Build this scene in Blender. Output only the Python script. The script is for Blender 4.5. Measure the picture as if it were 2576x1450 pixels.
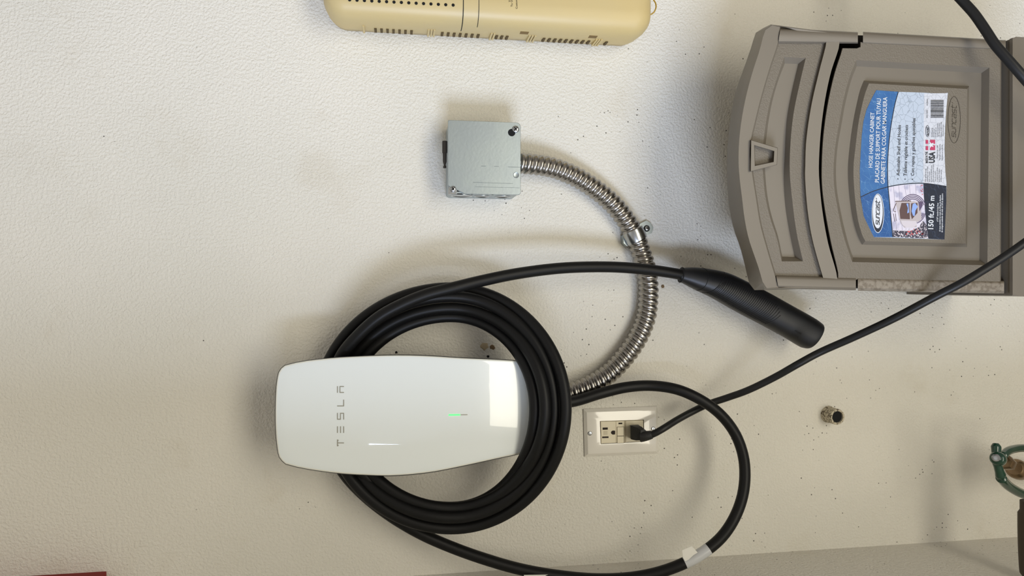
import bpy, bmesh, math, random
from mathutils import Vector, Matrix
random.seed(7)
C = bpy.context.scene.collection
for o in list(bpy.data.objects): bpy.data.objects.remove(o)

# ------------------------------------------------------------------ camera
FPX = 1788.0            # focal length in pixels of the 2576 px wide frame
DIST = 1.035            # lens to wall
CZ = 1.30               # lens height above the floor
TH = math.radians(9.2)  # camera pitched down
s_, c_ = math.sin(TH), math.cos(TH)
cam = bpy.data.cameras.new('camera'); camo = bpy.data.objects.new('camera', cam); C.objects.link(camo)
cam.sensor_fit = 'HORIZONTAL'; cam.sensor_width = 36; cam.lens = FPX*36/2576; cam.clip_start = .01
M = Matrix(((0, 1, 0, 0), (-s_, 0, -c_, -DIST), (-c_, 0, s_, CZ), (0, 0, 0, 1)))
camo.matrix_world = M
bpy.context.scene.camera = camo

# ------------------------------------------------------------------ light
sc = bpy.context.scene
sc.view_settings.view_transform = 'Standard'
sc.view_settings.look = 'None'
sc.view_settings.exposure = 0.0
sc.view_settings.gamma = 1.0
sc.view_settings.use_curve_mapping = False
W = bpy.data.worlds.new('world'); sc.world = W; W.use_nodes = True
W.node_tree.nodes['Background'].inputs[0].default_value = (1.0, .907, .823, 1)
W.node_tree.nodes['Background'].inputs[1].default_value = .33

def area(name, loc, target, sx, sy, power, col):
    l = bpy.data.lights.new(name, 'AREA'); l.shape = 'RECTANGLE'; l.size = sx; l.size_y = sy
    l.energy = power; l.color = col
    o = bpy.data.objects.new(name, l); C.objects.link(o); o.location = loc
    o.rotation_euler = (Vector(target)-Vector(loc)).to_track_quat('-Z', 'Y').to_euler()
    return o
area('door_daylight', (-1.25, -1.55, 1.05), (.75, 0, .50), .9, .8, 56, (.66, .766, 1.0))
area('sunlit_floor_glow', (.10, -1.9, .12), (.10, 0, 1.35), 1.7, 1.0, 33, (1.0, .935, .773))

# ------------------------------------------------------------------ helpers
def P(px, py, d):
    u = (px-1288)/FPX; v = (py-725)/FPX
    lam = (DIST-d)/(c_-u*s_)
    return Vector((-v*lam, -d, CZ+lam*(-s_-u*c_)))

def lin(c):
    return tuple(((x/255)/12.92 if x/255 <= .04045 else ((x/255+.055)/1.055)**2.4) for x in c)

MATS = {}
def mat(name, rgb, rough=.5, metal=0, bump=None, coat=0, emit=None, spec=.5, var=None):
    m = bpy.data.materials.new(name); m.use_nodes = True
    nt = m.node_tree; b = nt.nodes['Principled BSDF']
    col = (*lin(rgb), 1)
    b.inputs['Base Color'].default_value = col
    b.inputs['Roughness'].default_value = rough
    b.inputs['Metallic'].default_value = metal
    b.inputs['Specular IOR Level'].default_value = spec
    if coat:
        b.inputs['Coat Weight'].default_value = coat; b.inputs['Coat Roughness'].default_value = .03
    if emit:
        b.inputs['Emission Color'].default_value = (*lin(emit[0]), 1); b.inputs['Emission Strength'].default_value = emit[1]
    tc = None
    if bump or var:
        tc = nt.nodes.new('ShaderNodeTexCoord')
    if var:                                   # var = (scale, other colour, low, high)
        n = nt.nodes.new('ShaderNodeTexNoise'); n.inputs['Scale'].default_value = var[0]; n.inputs['Detail'].default_value = 5
        nt.links.new(tc.outputs['Object'], n.inputs['Vector'])
        mr = nt.nodes.new('ShaderNodeMapRange'); mr.inputs[1].default_value = var[2]; mr.inputs[2].default_value = var[3]
        nt.links.new(n.outputs['Fac'], mr.inputs[0])
        mx = nt.nodes.new('ShaderNodeMix'); mx.data_type = 'RGBA'
        mx.inputs[6].default_value = col; mx.inputs[7].default_value = (*lin(var[1]), 1)
        nt.links.new(mr.outputs[0], mx.inputs[0]); nt.links.new(mx.outputs[2], b.inputs['Base Color'])
    if bump:                                  # bump = (scale, distance, strength)
        n = nt.nodes.new('ShaderNodeTexNoise'); n.inputs['Scale'].default_value = bump[0]; n.inputs['Detail'].default_value = 3
        nt.links.new(tc.outputs['Object'], n.inputs['Vector'])
        bp = nt.nodes.new('ShaderNodeBump'); bp.inputs['Distance'].default_value = bump[1]; bp.inputs['Strength'].default_value = bump[2]
        nt.links.new(n.outputs['Fac'], bp.inputs['Height']); nt.links.new(bp.outputs[0], b.inputs['Normal'])
    MATS[name] = m
    return m

def wall_material(name, base, speck=True):
    m = bpy.data.materials.new(name); m.use_nodes = True; nt = m.node_tree; L = nt.links.new
    b = nt.nodes['Principled BSDF']; b.inputs['Roughness'].default_value = .62; b.inputs['Specular IOR Level'].default_value = .3
    tc = nt.nodes.new('ShaderNodeTexCoord')
    def noise(scale, det=3, rough=.5, dist=0):
        n = nt.nodes.new('ShaderNodeTexNoise'); n.inputs['Scale'].default_value = scale; n.inputs['Detail'].default_value = det
        n.inputs['Roughness'].default_value = rough; n.inputs['Distortion'].default_value = dist
        L(tc.outputs['Object'], n.inputs['Vector']); return n.outputs['Fac']
    def mr(x, a, b_, c=0, d=1, smooth=True):
        n = nt.nodes.new('ShaderNodeMapRange'); n.clamp = True
        if smooth: n.interpolation_type = 'SMOOTHSTEP'
        n.inputs[1].default_value = a; n.inputs[2].default_value = b_; n.inputs[3].default_value = c; n.inputs[4].default_value = d
        L(x, n.inputs[0]); return n.outputs[0]
    def mth(op, a, b_):
        n = nt.nodes.new('ShaderNodeMath'); n.operation = op
        for i, v in enumerate((a, b_)):
            if isinstance(v, (int, float)): n.inputs[i].default_value = v
            else: L(v, n.inputs[i])
        return n.outputs[0]
    def mix(f, a, b_):
        n = nt.nodes.new('ShaderNodeMix'); n.data_type = 'RGBA'
        if isinstance(f, (int, float)): n.inputs[0].default_value = f
        else: L(f, n.inputs[0])
        for i, v in ((6, a), (7, b_)):
            if isinstance(v, tuple): n.inputs[i].default_value = (*lin(v), 1)
            else: L(v, n.inputs[i])
        return n.outputs[2]
    col = mix(mr(noise(2.2, 4), .35, .7), base, tuple(int(x*.965) for x in base))
    col = mix(mth('MULTIPLY', mr(noise(9, 5, .6), .56, .75), .22), col, (196, 184, 160))
    if speck:
        v = nt.nodes.new('ShaderNodeTexVoronoi'); v.inputs['Scale'].default_value = 120; v.inputs['Randomness'].default_value = 1
        L(tc.outputs['Object'], v.inputs['Vector'])
        dots = mr(v.outputs['Distance'], .09, .16, 1, 0)
        sep = nt.nodes.new('ShaderNodeSeparateXYZ'); L(tc.outputs['Object'], sep.inputs[0])
        low = mr(sep.outputs['Z'], 1.30, .95, 0, .12)                   # lower wall is the dirtier
        patch = mr(mth('ADD', noise(11, 4, .6), low), .60, .70)
        few = mr(v.outputs['Color'], .45, .5)
        f = mth('MULTIPLY', mth('MULTIPLY', dots, patch), few)
        v2 = nt.nodes.new('ShaderNodeTexVoronoi'); v2.inputs['Scale'].default_value = 22; L(tc.outputs['Object'], v2.inputs['Vector'])
        one = mr(v2.outputs['Distance'], .012, .026, 1, 0)
        col = mix(mth('MULTIPLY', mth('MAXIMUM', f, one), .9), col, (52, 46, 38))
    L(col, b.inputs['Base Color'])
    h = mth('ADD', mth('MULTIPLY', mr(noise(270, 2, .5, .2), .30, .70), 1.0), mth('MULTIPLY', noise(560, 2), .35))
    h = mth('ADD', h, mth('MULTIPLY', noise(90, 2), .6))
    bp = nt.nodes.new('ShaderNodeBump'); bp.inputs['Distance'].default_value = .0013; bp.inputs['Strength'].default_value = .55
    L(h, bp.inputs['Height']); L(bp.outputs[0], b.inputs['Normal'])
    return m

M_wall = wall_material('wall_paint', (229, 225, 214))
M_wall2 = wall_material('side_wall_paint', (226, 222, 212))
M_floor = mat('concrete', (168, 164, 156), .8, bump=(40, .002, .4), var=(6, (150, 146, 138), .4, .6))
M_ceil = mat('ceiling_paint', (225, 222, 214), .8, bump=(120, .002, .3))
M_glass = mat('white_glass', (236, 243, 244), .22, coat=1.0)
M_glassrim = mat('glass_edge', (236, 238, 230), .15, coat=1.0)
M_dark = mat('dark_plastic', (38, 40, 42), .45, bump=(900, .0002, .3))
M_logo = mat('logo_grey', (158, 156, 144), .4)
M_green = mat('status_green', (90, 230, 120), .4, emit=((70, 235, 110), 1.3))
M_rubber = mat('black_rubber', (17, 17, 17), .45, bump=(1500, .0001, .25), spec=.24)
M_handle = mat('black_handle', (17, 18, 21), .42, bump=(1800, .0001, .3))
M_groove = mat('black_groove', (8, 8, 9), .7)
M_cord = mat('cord_rubber', (22, 22, 22), .45, spec=.35)
M_zinc = mat('galvanised_steel', (164, 174, 178), .38, metal=.88, bump=(260, .00025, .3), var=(28, (168, 178, 180), .4, .62))
M_zinc2 = mat('bright_zinc', (190, 194, 196), .25, metal=1, bump=(500, .0002, .2))
M_conduit = mat('conduit_steel', (166, 162, 156), .26, metal=1)
M_hole = mat('dark_hole', (10, 10, 10), .9)
M_bit = mat('black_oxide', (52, 48, 44), .5, metal=.4)
M_screw = mat('screw_steel', (185, 188, 190), .25, metal=1)
M_beige = mat('taupe_plastic', (112, 104, 91), .42)
M_beige_t = mat('taupe_textured_plastic', (108, 100, 87), .5, bump=(560, .0008, .8))
M_beige_w = mat('taupe_worn_plastic', (136, 127, 113), .42, bump=(160, .001, .4), var=(190, (112, 102, 88), .45, .6))
M_gap = mat('shaded_taupe', (52, 46, 40), .7, bump=(500, .0005, .5))
M_cream = mat('aged_cream_plastic', (200, 177, 120), .45, bump=(700, .0002, .3), var=(5, (192, 174, 128), .35, .65))
M_white_txt = mat('ink_white', (206, 209, 213), .5)
M_navy = mat('ink_navy', (14, 24, 42), .5)
M_blue = mat('ink_blue', (40, 92, 146), .38, var=(60, (48, 100, 152), .45, .6))
M_blue2 = mat('ink_deep_blue', (26, 78, 134), .38, var=(60, (34, 86, 142), .45, .6))
M_pink = mat('ink_red', (176, 52, 88), .5)
M_paper = mat('ink_pale', (176, 186, 198), .42)
M_paper2 = mat('ink_white_paper', (196, 198, 203), .42)
M_tagw = mat('white_tag', (226, 224, 216), .45)
M_tagc = mat('clear_tag', (196, 198, 200), .25, coat=.6)
M_plate = mat('ivory_plate', (226, 222, 212), .16, coat=.8)
M_device = mat('ivory_device', (216, 206, 178), .35)
M_slot = mat('brown_slot', (40, 30, 22), .8)
M_pipe = mat('painted_old_pipe', (196, 186, 162), .6, bump=(300, .0015, .9), var=(330, (96, 84, 66), .50, .60))
M_tapgreen = mat('green_enamel', (7, 58, 40), .22, coat=.6)
M_brass = mat('tarnished_brass', (142, 118, 88), .35, metal=.9, bump=(200, .001, .4))
M_brown = mat('dark_brown_pipe', (62, 52, 38), .6, bump=(200, .001, .4))
M_red = mat('red_paint', (128, 22, 18), .7)
M_wire = mat('yellow_wire', (176, 140, 40), .4)
M_patch = mat('patching_putty', (190, 172, 140), .7)
M_chip = mat('chipped_plaster', (120, 98, 70), .9)

def link(name, bm, m, parent=None, smooth=False, mods=None, recalc=True):
    if recalc: bmesh.ops.recalc_face_normals(bm, faces=bm.faces)
    me = bpy.data.meshes.new(name); bm.to_mesh(me); bm.free()
    ms = m if isinstance(m, (list, tuple)) else [m]
    for x in ms: me.materials.append(x)
    if smooth:
        for p in me.polygons: p.use_smooth = True
        if smooth != 'all':
            try: me.set_sharp_from_angle(angle=math.radians(smooth if smooth is not True else 40))
            except Exception: pass
    o = bpy.data.objects.new(name, me); C.objects.link(o)
    if parent is not None:
        o.parent = parent
        o.matrix_parent_inverse = Matrix.Translation(parent_world(parent)).inverted()
    return o
def parent_world(p):
    v = Vector(p.location)
    q = p.parent
    # meshes are built in world coordinates, so only an Empty carries an offset
    return v if q is None else Vector((0, 0, 0))
def thing(name, label, cat, loc, group=None):
    o = bpy.data.objects.new(name, None); C.objects.link(o); o.location = loc; o.empty_display_size = .02
    o['label'] = label; o['category'] = cat
    if group: o['group'] = group
    return o
def tag(o, label, cat, group=None):
    o['label'] = label; o['category'] = cat
    if group: o['group'] = group
    return o

def catmull(pts, step):
    """smooth resample of a list of Vectors at about `step`"""
    pts = [Vector(p) for p in pts]; out = []
    Q = [pts[0]*2-pts[1]]+pts+[pts[-1]*2-pts[-2]]
    for i in range(1, len(Q)-2):
        p0, p1, p2, p3 = Q[i-1:i+3]
        n = max(2, int((p2-p1).length/step))
        t0 = 0; t1 = max((p1-p0).length, 1e-9)**.5; t2 = t1+max((p2-p1).length, 1e-9)**.5; t3 = t2+max((p3-p2).length, 1e-9)**.5
        for k in range(n):
            t = t1+(t2-t1)*k/n
            a1 = p0*((t1-t)/(t1-t0))+p1*((t-t0)/(t1-t0)); a2 = p1*((t2-t)/(t2-t1))+p2*((t-t1)/(t2-t1)); a3 = p2*((t3-t)/(t3-t2))+p3*((t-t2)/(t3-t2))
            b1 = a1*((t2-t)/(t2-t0))+a2*((t-t0)/(t2-t0)); b2 = a2*((t3-t)/(t3-t1))+a3*((t-t1)/(t3-t1))
            out.append(b1*((t2-t)/(t2-t1))+b2*((t-t1)/(t2-t1)))
    out.append(pts[-1]); return out

def tube(bm, pts, r, seg=20, caps=True, rfun=None, sect=None):
    """pts dense centre line; rfun(s, theta)->radius ; sect(s01)->(ra, rb)"""
    n = len(pts); rings = []; up = None; s = 0; prev = None
    tot = sum((pts[i+1]-pts[i]).length for i in range(n-1))
    for i, p in enumerate(pts):
        t = (pts[min(i+1, n-1)]-pts[max(i-1, 0)]).normalized()
        if up is None:
            up = Vector((0, -1, 0)); up = (up-t*up.dot(t))
            if up.length < 1e-3: up = Vector((0, 0, 1)); up = up-t*up.dot(t)
            up.normalize()
        else:
            up = (up-t*up.dot(t)).normalized()
        side = t.cross(up)
        if prev is not None: s += (p-prev).length
        prev = p; ring = []
        for k in range(seg):
            a = 2*math.pi*k/seg
            if rfun: rr = rfun(s, a); v = up*math.cos(a)*rr+side*math.sin(a)*rr
            elif sect:
                ra, rb = sect(s/tot); v = up*math.cos(a)*rb+side*math.sin(a)*ra
            else: v = (up*math.cos(a)+side*math.sin(a))*r
            ring.append(bm.verts.new(p+v))
        rings.append(ring)
    for a, b in zip(rings, rings[1:]):
        for k in range(seg): bm.faces.new((a[k], a[(k+1) % seg], b[(k+1) % seg], b[k]))
    if caps: bm.faces.new(rings[0]); bm.faces.new(rings[-1][::-1])
    return rings

def loft(bm, rings, cap0=False, cap1=True, mats=None):
    vr = [[bm.verts.new(p) for p in r] for r in rings]
    for j, (a, b) in enumerate(zip(vr, vr[1:])):
        n = len(a)
        for k in range(n):
            f = bm.faces.new((a[k], a[(k+1) % n], b[(k+1) % n], b[k]))
            if mats: f.material_index = mats[j]
    if cap1:
        f = bm.faces.new(vr[-1])
        if mats: f.material_index = mats[len(vr)-1]
    if cap0: bm.faces.new(vr[0][::-1])
    return vr

def side_pts(poly, n):
    """resample polyline of (x,y) to n points, last one dropped"""
    if len(poly) > 2: q = [Vector((x, y, 0)) for x, y in poly]; q = catmull(q, 3)
    else: q = [Vector((x, y, 0)) for x, y in poly]
    L = [0]
    for a, b in zip(q, q[1:]): L.append(L[-1]+(b-a).length)
    out = []; j = 0
    for k in range(n):
        t = L[-1]*k/n
        while j < len(L)-2 and L[j+1] < t: j += 1
        f = (t-L[j])/max(L[j+1]-L[j], 1e-9); out.append(q[j].lerp(q[j+1], f))
    return [(v.x, v.y) for v in out]
def ring4(sides, n=16):
    r = []
    for sd in sides: r += side_pts(sd, n)
    return r
def at(r, d):
    return [P(x, y, d if not callable(d) else d(x, y)) for x, y in r]

def box(bm, lo, hi):
    x0, y0, z0 = lo; x1, y1, z1 = hi
    v = [bm.verts.new(p) for p in ((x0, y0, z0), (x1, y0, z0), (x1, y1, z0), (x0, y1, z0), (x0, y0, z1), (x1, y0, z1), (x1, y1, z1), (x0, y1, z1))]
    for f in ((0, 3, 2, 1), (4, 5, 6, 7), (0, 1, 5, 4), (1, 2, 6, 5), (2, 3, 7, 6), (3, 0, 4, 7)): bm.faces.new([v[i] for i in f])
def prism(bm, poly, d0, d1):
    """pixel polygon extruded from depth d0 (back) to d1 (front); straight walls"""
    f = at(poly, d1); b = [Vector((p.x, -d0, p.z)) for p in f]
    loft(bm, [b, f], cap0=True, cap1=True)
def bevel(bm, w, seg=2, ang=30):
    es = [e for e in bm.edges if len(e.link_faces) == 2 and e.calc_face_angle(0) > math.radians(ang)]
    bmesh.ops.bevel(bm, geom=es, offset=w, segments=seg, affect='EDGES', profile=.6)
def disc(bm, c, n, r, seg=24, h=0, r2=None, cap=True):
    """short cylinder/cone from c along n"""
    n = Vector(n).normalized(); a = n.orthogonal().normalized(); b = n.cross(a)
    r2 = r if r2 is None else r2
    A = [c+(a*math.cos(2*math.pi*k/seg)+b*math.sin(2*math.pi*k/seg))*r for k in range(seg)]
    if h == 0:
        bm.faces.new([bm.verts.new(p) for p in A]); return
    B = [c+n*h+(a*math.cos(2*math.pi*k/seg)+b*math.sin(2*math.pi*k/seg))*r2 for k in range(seg)]
    loft(bm, [A, B], cap0=True, cap1=cap)
def lathe(bm, c, n, prof, seg=32):
    """prof = [(radius, height)...] along n"""
    n = Vector(n).normalized(); a = n.orthogonal().normalized(); b = n.cross(a)
    loft(bm, [[c+n*h+(a*math.cos(2*math.pi*k/seg)+b*math.sin(2*math.pi*k/seg))*max(r, 1e-5) for k in range(seg)] for r, h in prof], cap0=True, cap1=True)

FRONT = Vector((0, -1, 0))
def screw(name, px, py, d, r, parent, h=.0022, nd=FRONT, slot='x'):
    c = P(px, py, d); bm = bmesh.new()
    lathe(bm, c, nd, [(r*.95, 0), (r, h*.25), (r*.93, h*.7), (r*.7, h*.95), (r*.3, h*1.08)], 24)
    o = link(name, bm, M_screw, parent, smooth=50)
    bm = bmesh.new(); a = .7 if slot == 'x' else 0
    top = c+nd*(h*1.1)
    for k in ((0, 1) if slot == 'x' else (0,)):
        an = a+k*math.pi/2; dx = Vector((math.cos(an), 0, math.sin(an))); dz = Vector((-math.sin(an), 0, math.cos(an)))
        l, w = r*.62, r*.13
        vs = [bm.verts.new(top+dx*i*l+dz*j*w+nd*.0001) for i, j in ((-1, -1), (1, -1), (1, 1), (-1, 1))]; bm.faces.new(vs)
    link('screw_slot', bm, M_hole, o)
    return o

_fc = None
def text_mesh(bm, s, start, end, cap, d, shear=0, bold=0, fit=True):
    """lay text from pixel `start` to pixel `end` along its base line, cap height in px"""
    cu = bpy.data.curves.new('t', 'FONT'); cu.body = s; cu.size = 1; cu.resolution_u = 2; cu.offset = bold; cu.shear = shear
    ob = bpy.data.objects.new('t', cu); C.objects.link(ob)
    dg = bpy.context.evaluated_depsgraph_get(); dg.update()
    me = bpy.data.meshes.new_from_object(ob.evaluated_get(dg))
    xs = [v.co.x for v in me.vertices]
    if not xs: bpy.data.objects.remove(ob); return
    x0, x1 = min(xs), max(xs)
    S = Vector((start[0], start[1])); E = Vector((end[0], end[1])); L = (E-S).length; dv = (E-S)/L
    up = Vector((dv.y, -dv.x))          # reading upwards: letters' tops point to image left
    kx = L/(x1-x0) if fit else cap/.7; ky = cap/.69
    vs = []
    for v in me.vertices:
        q = S+dv*(v.co.x-x0)*kx+up*v.co.y*ky
        vs.append(bm.verts.new(P(q.x, q.y, d(q.x, q.y) if callable(d) else d)))
    for f in me.polygons:
        try: bm.faces.new([vs[i] for i in f.vertices])
        except ValueError: pass
    bpy.data.objects.remove(ob); bpy.data.curves.remove(cu); bpy.data.meshes.remove(me)
def poly(bm, pts, d, mi=0):
    f = bm.faces.new([bm.verts.new(P(x, y, d(x, y) if callable(d) else d)) for x, y in pts]); f.material_index = mi
    return f
def line(bm, pts, w, d, mi=0):
    """flat stroke of pixel width w through pts"""
    q = catmull([Vector((x, y, 0)) for x, y in pts], 3) if len(pts) > 2 else [Vector((x, y, 0)) for x, y in pts]
    A = []; B = []
    for i, p in enumerate(q):
        t = (q[min(i+1, len(q)-1)]-q[max(i-1, 0)]).normalized(); nn = Vector((-t.y, t.x, 0))*w/2
        A.append(bm.verts.new(P(*(p+nn).xy, d))); B.append(bm.verts.new(P(*(p-nn).xy, d)))
    for i in range(len(q)-1):
        f = bm.faces.new((A[i], A[i+1], B[i+1], B[i])); f.material_index = mi
def ellipse(cx, cy, a, b, n=40, rot=0):
    return [(cx+a*math.cos(t)*math.cos(rot)-b*math.sin(t)*math.sin(rot), cy+a*math.cos(t)*math.sin(rot)+b*math.sin(t)*math.cos(rot)) for t in [2*math.pi*k/n for k in range(n)]]

TECH = {'s': [[(1, 1), (.12, 1), (0, .88), (0, .56), (.12, .5), (.88, .5), (1, .42), (1, .1), (.88, 0), (0, 0)]], 'u': [[(0, 1), (0, .12), (.12, 0), (1, 0), (1, 1)]],
        'n': [[(0, 0), (0, 1), (.88, 1), (1, .88), (1, 0)]], 'c': [[(1, 1), (.12, 1), (0, .88), (0, .12), (.12, 0), (1, 0)]],
        'a': [[(0, 1), (.88, 1), (1, .88), (1, 0), (.12, 0), (0, .12), (0, .4), (.12, .52), (1, .52)]], 't': [[(.15, 1.35), (.15, .12), (.3, 0), (.8, 0)], [(-.15, 1), (.9, 1)]], '.': [[(0, .95), (.15, 1.1)]]}
def tech_word(bm, word, start, end, ht, w, d, shear=.3):
    S = Vector(start); E = Vector(end); L = (E-S).length; dv = (E-S)/L; up = Vector((dv.y, -dv.x)); adv = L/len(word.rstrip('.')); wd = adv*.74
    for i, chh in enumerate(word):
        for st in TECH[chh]:
            pts = [S+dv*(adv*i+x*wd+y*ht*shear)+up*(y*ht) for x, y in st]
            for p, q in zip(pts, pts[1:]):
                t = (q-p).normalized(); nn = Vector((-t.y, t.x))*w/2; e = t*w*.4
                poly(bm, [(p-e+nn)[:], (q+e+nn)[:], (q+e-nn)[:], (p-e-nn)[:]], d)

# ------------------------------------------------------------------ the room
def struct(name, bm, m):
    o = link(name, bm, m); o['kind'] = 'structure'; return o
XC = P(1900, 1394, 0).x
RX, ZT, YF = 2.6, 2.6, -3.2
bm = bmesh.new(); box(bm, (XC-.10, 0, 0), (RX, .12, ZT)); struct('wall_back', bm, M_wall)
bm = bmesh.new(); box(bm, (XC-.10, -.62, 0), (XC, 0, ZT)); struct('wall_left', bm, M_wall2)
bm = bmesh.new(); box(bm, (-2.6, YF, -.1), (RX, .12, 0)); struct('floor', bm, M_floor)
bm = bmesh.new(); box(bm, (-2.6, YF, ZT), (RX, .12, ZT+.1)); struct('ceiling', bm, M_ceil)

# marks left in the plaster (filled screw holes)
def plaster_mark(px, py, r, seed):
    random.seed(seed); c = P(px, py, .0)
    pts = []
    n = 14
    bm = bmesh.new(); ra = [r*random.uniform(.7, 1.15) for _ in range(n)]
    R = [[c+Vector((math.cos(2*math.pi*k/n)*ra[k]*f, -h, math.sin(2*math.pi*k/n)*ra[k]*f)) for k in range(n)] for f, h in ((1.0, .0003), (.8, .0010), (.45, .0012))]
    loft(bm, R, cap0=True)
    return bm
o = link('wall_plug', plaster_mark(1218, 872, .0062, 3), M_patch, smooth=True)
tag(o, 'tan filled screw hole in the wall just beyond the white charger edge inside the coil', 'wall plug')
o = link('wall_plug', plaster_mark(1239, 874, .0038, 5), M_chip, smooth=True)
tag(o, 'smaller brown chipped screw hole next to the tan filled hole inside the coil', 'wall plug')
o = link('wall_plug', plaster_mark(1667, 721, .0030, 8), M_chip, smooth=True)
tag(o, 'small brown nail hole in the wall between the flexible conduit and the black handle', 'wall plug')

for px, py, lb in ((997, 887, 'tiny dark plug hole beside the long white charger edge, the one further from the outlet'), (1228, 897, 'tiny dark plug hole beside the long white charger edge, below the tan filled hole')):
    o = link('anchor_hole', plaster_mark(px, py, .0022, px), M_hole, smooth=True); tag(o, lb, 'hole')

# ------------------------------------------------------------------ wall charger
ch = thing('wall_charger', 'white glass fronted vehicle charger mounted on the wall with the cable coiled round it', 'charger', P(1030, 1040, 0))
face_top = [(717, 920), (754, 911), (829, 902), (903, 897), (1002, 894), (1080, 896), (1159, 901), (1246, 905), (1296, 908), (1345, 914)]
face_right = [(1345, 914), (1362, 922), (1372, 950), (1378, 1020), (1374, 1090), (1366, 1118), (1350, 1131)]
face_bot = [(1350, 1131), (1308, 1142), (1246, 1155), (1159, 1174), (1080, 1189), (990, 1197), (928, 1196), (841, 1190), (754, 1177), (719, 1168)]
face_left = [(719, 1168), (704, 1153), (697, 1120), (693, 1051), (697, 959), (704, 932), (717, 920)]
ol = ring4([face_top, face_right, face_bot, face_left], 22)
FCX, FCY = 1030, 1042
FE = .100
def face_depth(x, y):
    # domed front: fuller in the middle, drawn back towards the lower end
    a = min(1, abs((y-FCY)/152)); b = (x-960)/400
    return FE+.0070*(1-a*a)*1.0 - .014*max(0, b)**4 - .004*max(0, -b*1.5)**2
def shr(k):
    return [(FCX+(x-FCX)*k, FCY+(y-FCY)*k) for x, y in ol]
def shr_in(px):
    out = []
    n = len(ol)
    for i, (x, y) in enumerate(ol):
        x0, y0 = ol[i-1]; x1, y1 = ol[(i+1) % n]; tx, ty = x1-x0, y1-y0; l = math.hypot(tx, ty) or 1
        out.append((x-ty/l*px, y+tx/l*px))
    return out
edge_d = lambda x, y: face_depth(x, y)
bm = bmesh.new()
rings = [[P(x, y, face_depth(x, y)-.0045) for x, y in shr_in(.5)], [P(x, y, face_depth(x, y)-.0015) for x, y in ol],
         [P(x, y, face_depth(x, y)-.0004) for x, y in shr_in(1.2)], [P(x, y, face_depth(x, y)) for x, y in shr_in(3.5)]]
base3 = shr_in(3.5)
for k in (.93, .82, .7, .58, .46, .34, .22, .1):
    rings.append([P(FCX+(x-FCX)*k, FCY+(y-FCY)*k, face_depth(FCX+(x-FCX)*k, FCY+(y-FCY)*k)) for x, y in base3])
loft(bm, rings, mats=[1, 1, 1]+[0]*9)
link('glass_front', bm, [M_glass, M_glassrim], ch, smooth='all')
# dark chassis behind the glass: rim, waist the cable hangs on, mounting block
bm = bmesh.new()
rim = [[P(x, y, face_depth(x, y)-dd) for x, y in shr_in(i)] for i, dd in ((1.0, .0046), (-1.5, .0060), (-1.5, .0090), (6, .0130), (30, .016))]
loft(bm, rim, cap0=True)
link('rim', bm, M_dark, ch, smooth=40)
bm = bmesh.new()
waist = ring4([[(955, 955), (1150, 957), (1335, 962)], [(1335, 962), (1350, 1000), (1335, 1085)], [(1335, 1085), (1150, 1110), (955, 1125)], [(955, 1125), (935, 1040), (955, 955)]], 12)
fr = [P(x, y, .078) for x, y in waist]
wc = sum(fr, Vector())/len(fr)
loft(bm, [[Vector((p.x, 0, p.z)) for p in fr], [Vector((p.x, -.078, p.z)) for p in fr], [wc+(p-wc)*.95+FRONT*.004 for p in fr]], cap0=True)
link('mounting_block', bm, M_dark, ch, smooth=40)
# lettering on the glass
def fd(x, y): return face_depth(x, y)+.0004
bm = bmesh.new()
def glyph(cy, strokes, w=2.3, ht=15.5, wd=15.0, x0=849.0):
    # strokes in a 0..1 box, x right along reading, y up ; reading direction is image up, letter tops to image left
    for st in strokes:
        for (ax, ay), (bx, by) in zip(st, st[1:]):
            p = Vector((x0+(1-ay)*ht, cy+wd/2-ax*wd, 0)); q = Vector((x0+(1-by)*ht, cy+wd/2-bx*wd, 0))
            t = (q-p).normalized(); nn = Vector((-t.y, t.x, 0))*w/2; e = t*w*.35
            poly(bm, [((p-e+nn).x, (p-e+nn).y), ((q+e+nn).x, (q+e+nn).y), ((q+e-nn).x, (q+e-nn).y), ((p-e-nn).x, (p-e-nn).y)], fd)
glyph(1115, [[(0, 1), (1, 1)], [(0, 1), (.08, .88)], [(1, 1), (.92, .88)], [(.5, .85), (.5, 0)]])
glyph(1081.5, [[(0, 1), (1, 1)], [(0, .5), (1, .5)], [(0, 0), (1, 0)]])
glyph(1048, [[(1, 1), (0, 1), (0, .52), (1, .52), (1, 0), (0, 0)]])
glyph(1014.5, [[(0, 1), (0, 0), (1, 0)]])
glyph(980.5, [[(0, 1), (1, 1)], [(0, 0), (0, .6), (1, .6), (1, 0)]])
o = link('lettering', bm, M_logo, ch); o['label'] = 'grey wide spaced TESLA lettering across the glass'
bm = bmesh.new(); poly(bm, [(1129, 1043), (1157, 1042.5), (1158, 1046), (1128, 1046.5)], fd)
o = link('status_light', bm, M_green, ch); o['label'] = 'short green lit status line'
bm = bmesh.new(); poly(bm, [(1159, 1043.3), (1176, 1043), (1176, 1045), (1159, 1045.2)], fd)
link('status_light', bm, M_logo, ch)

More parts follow.
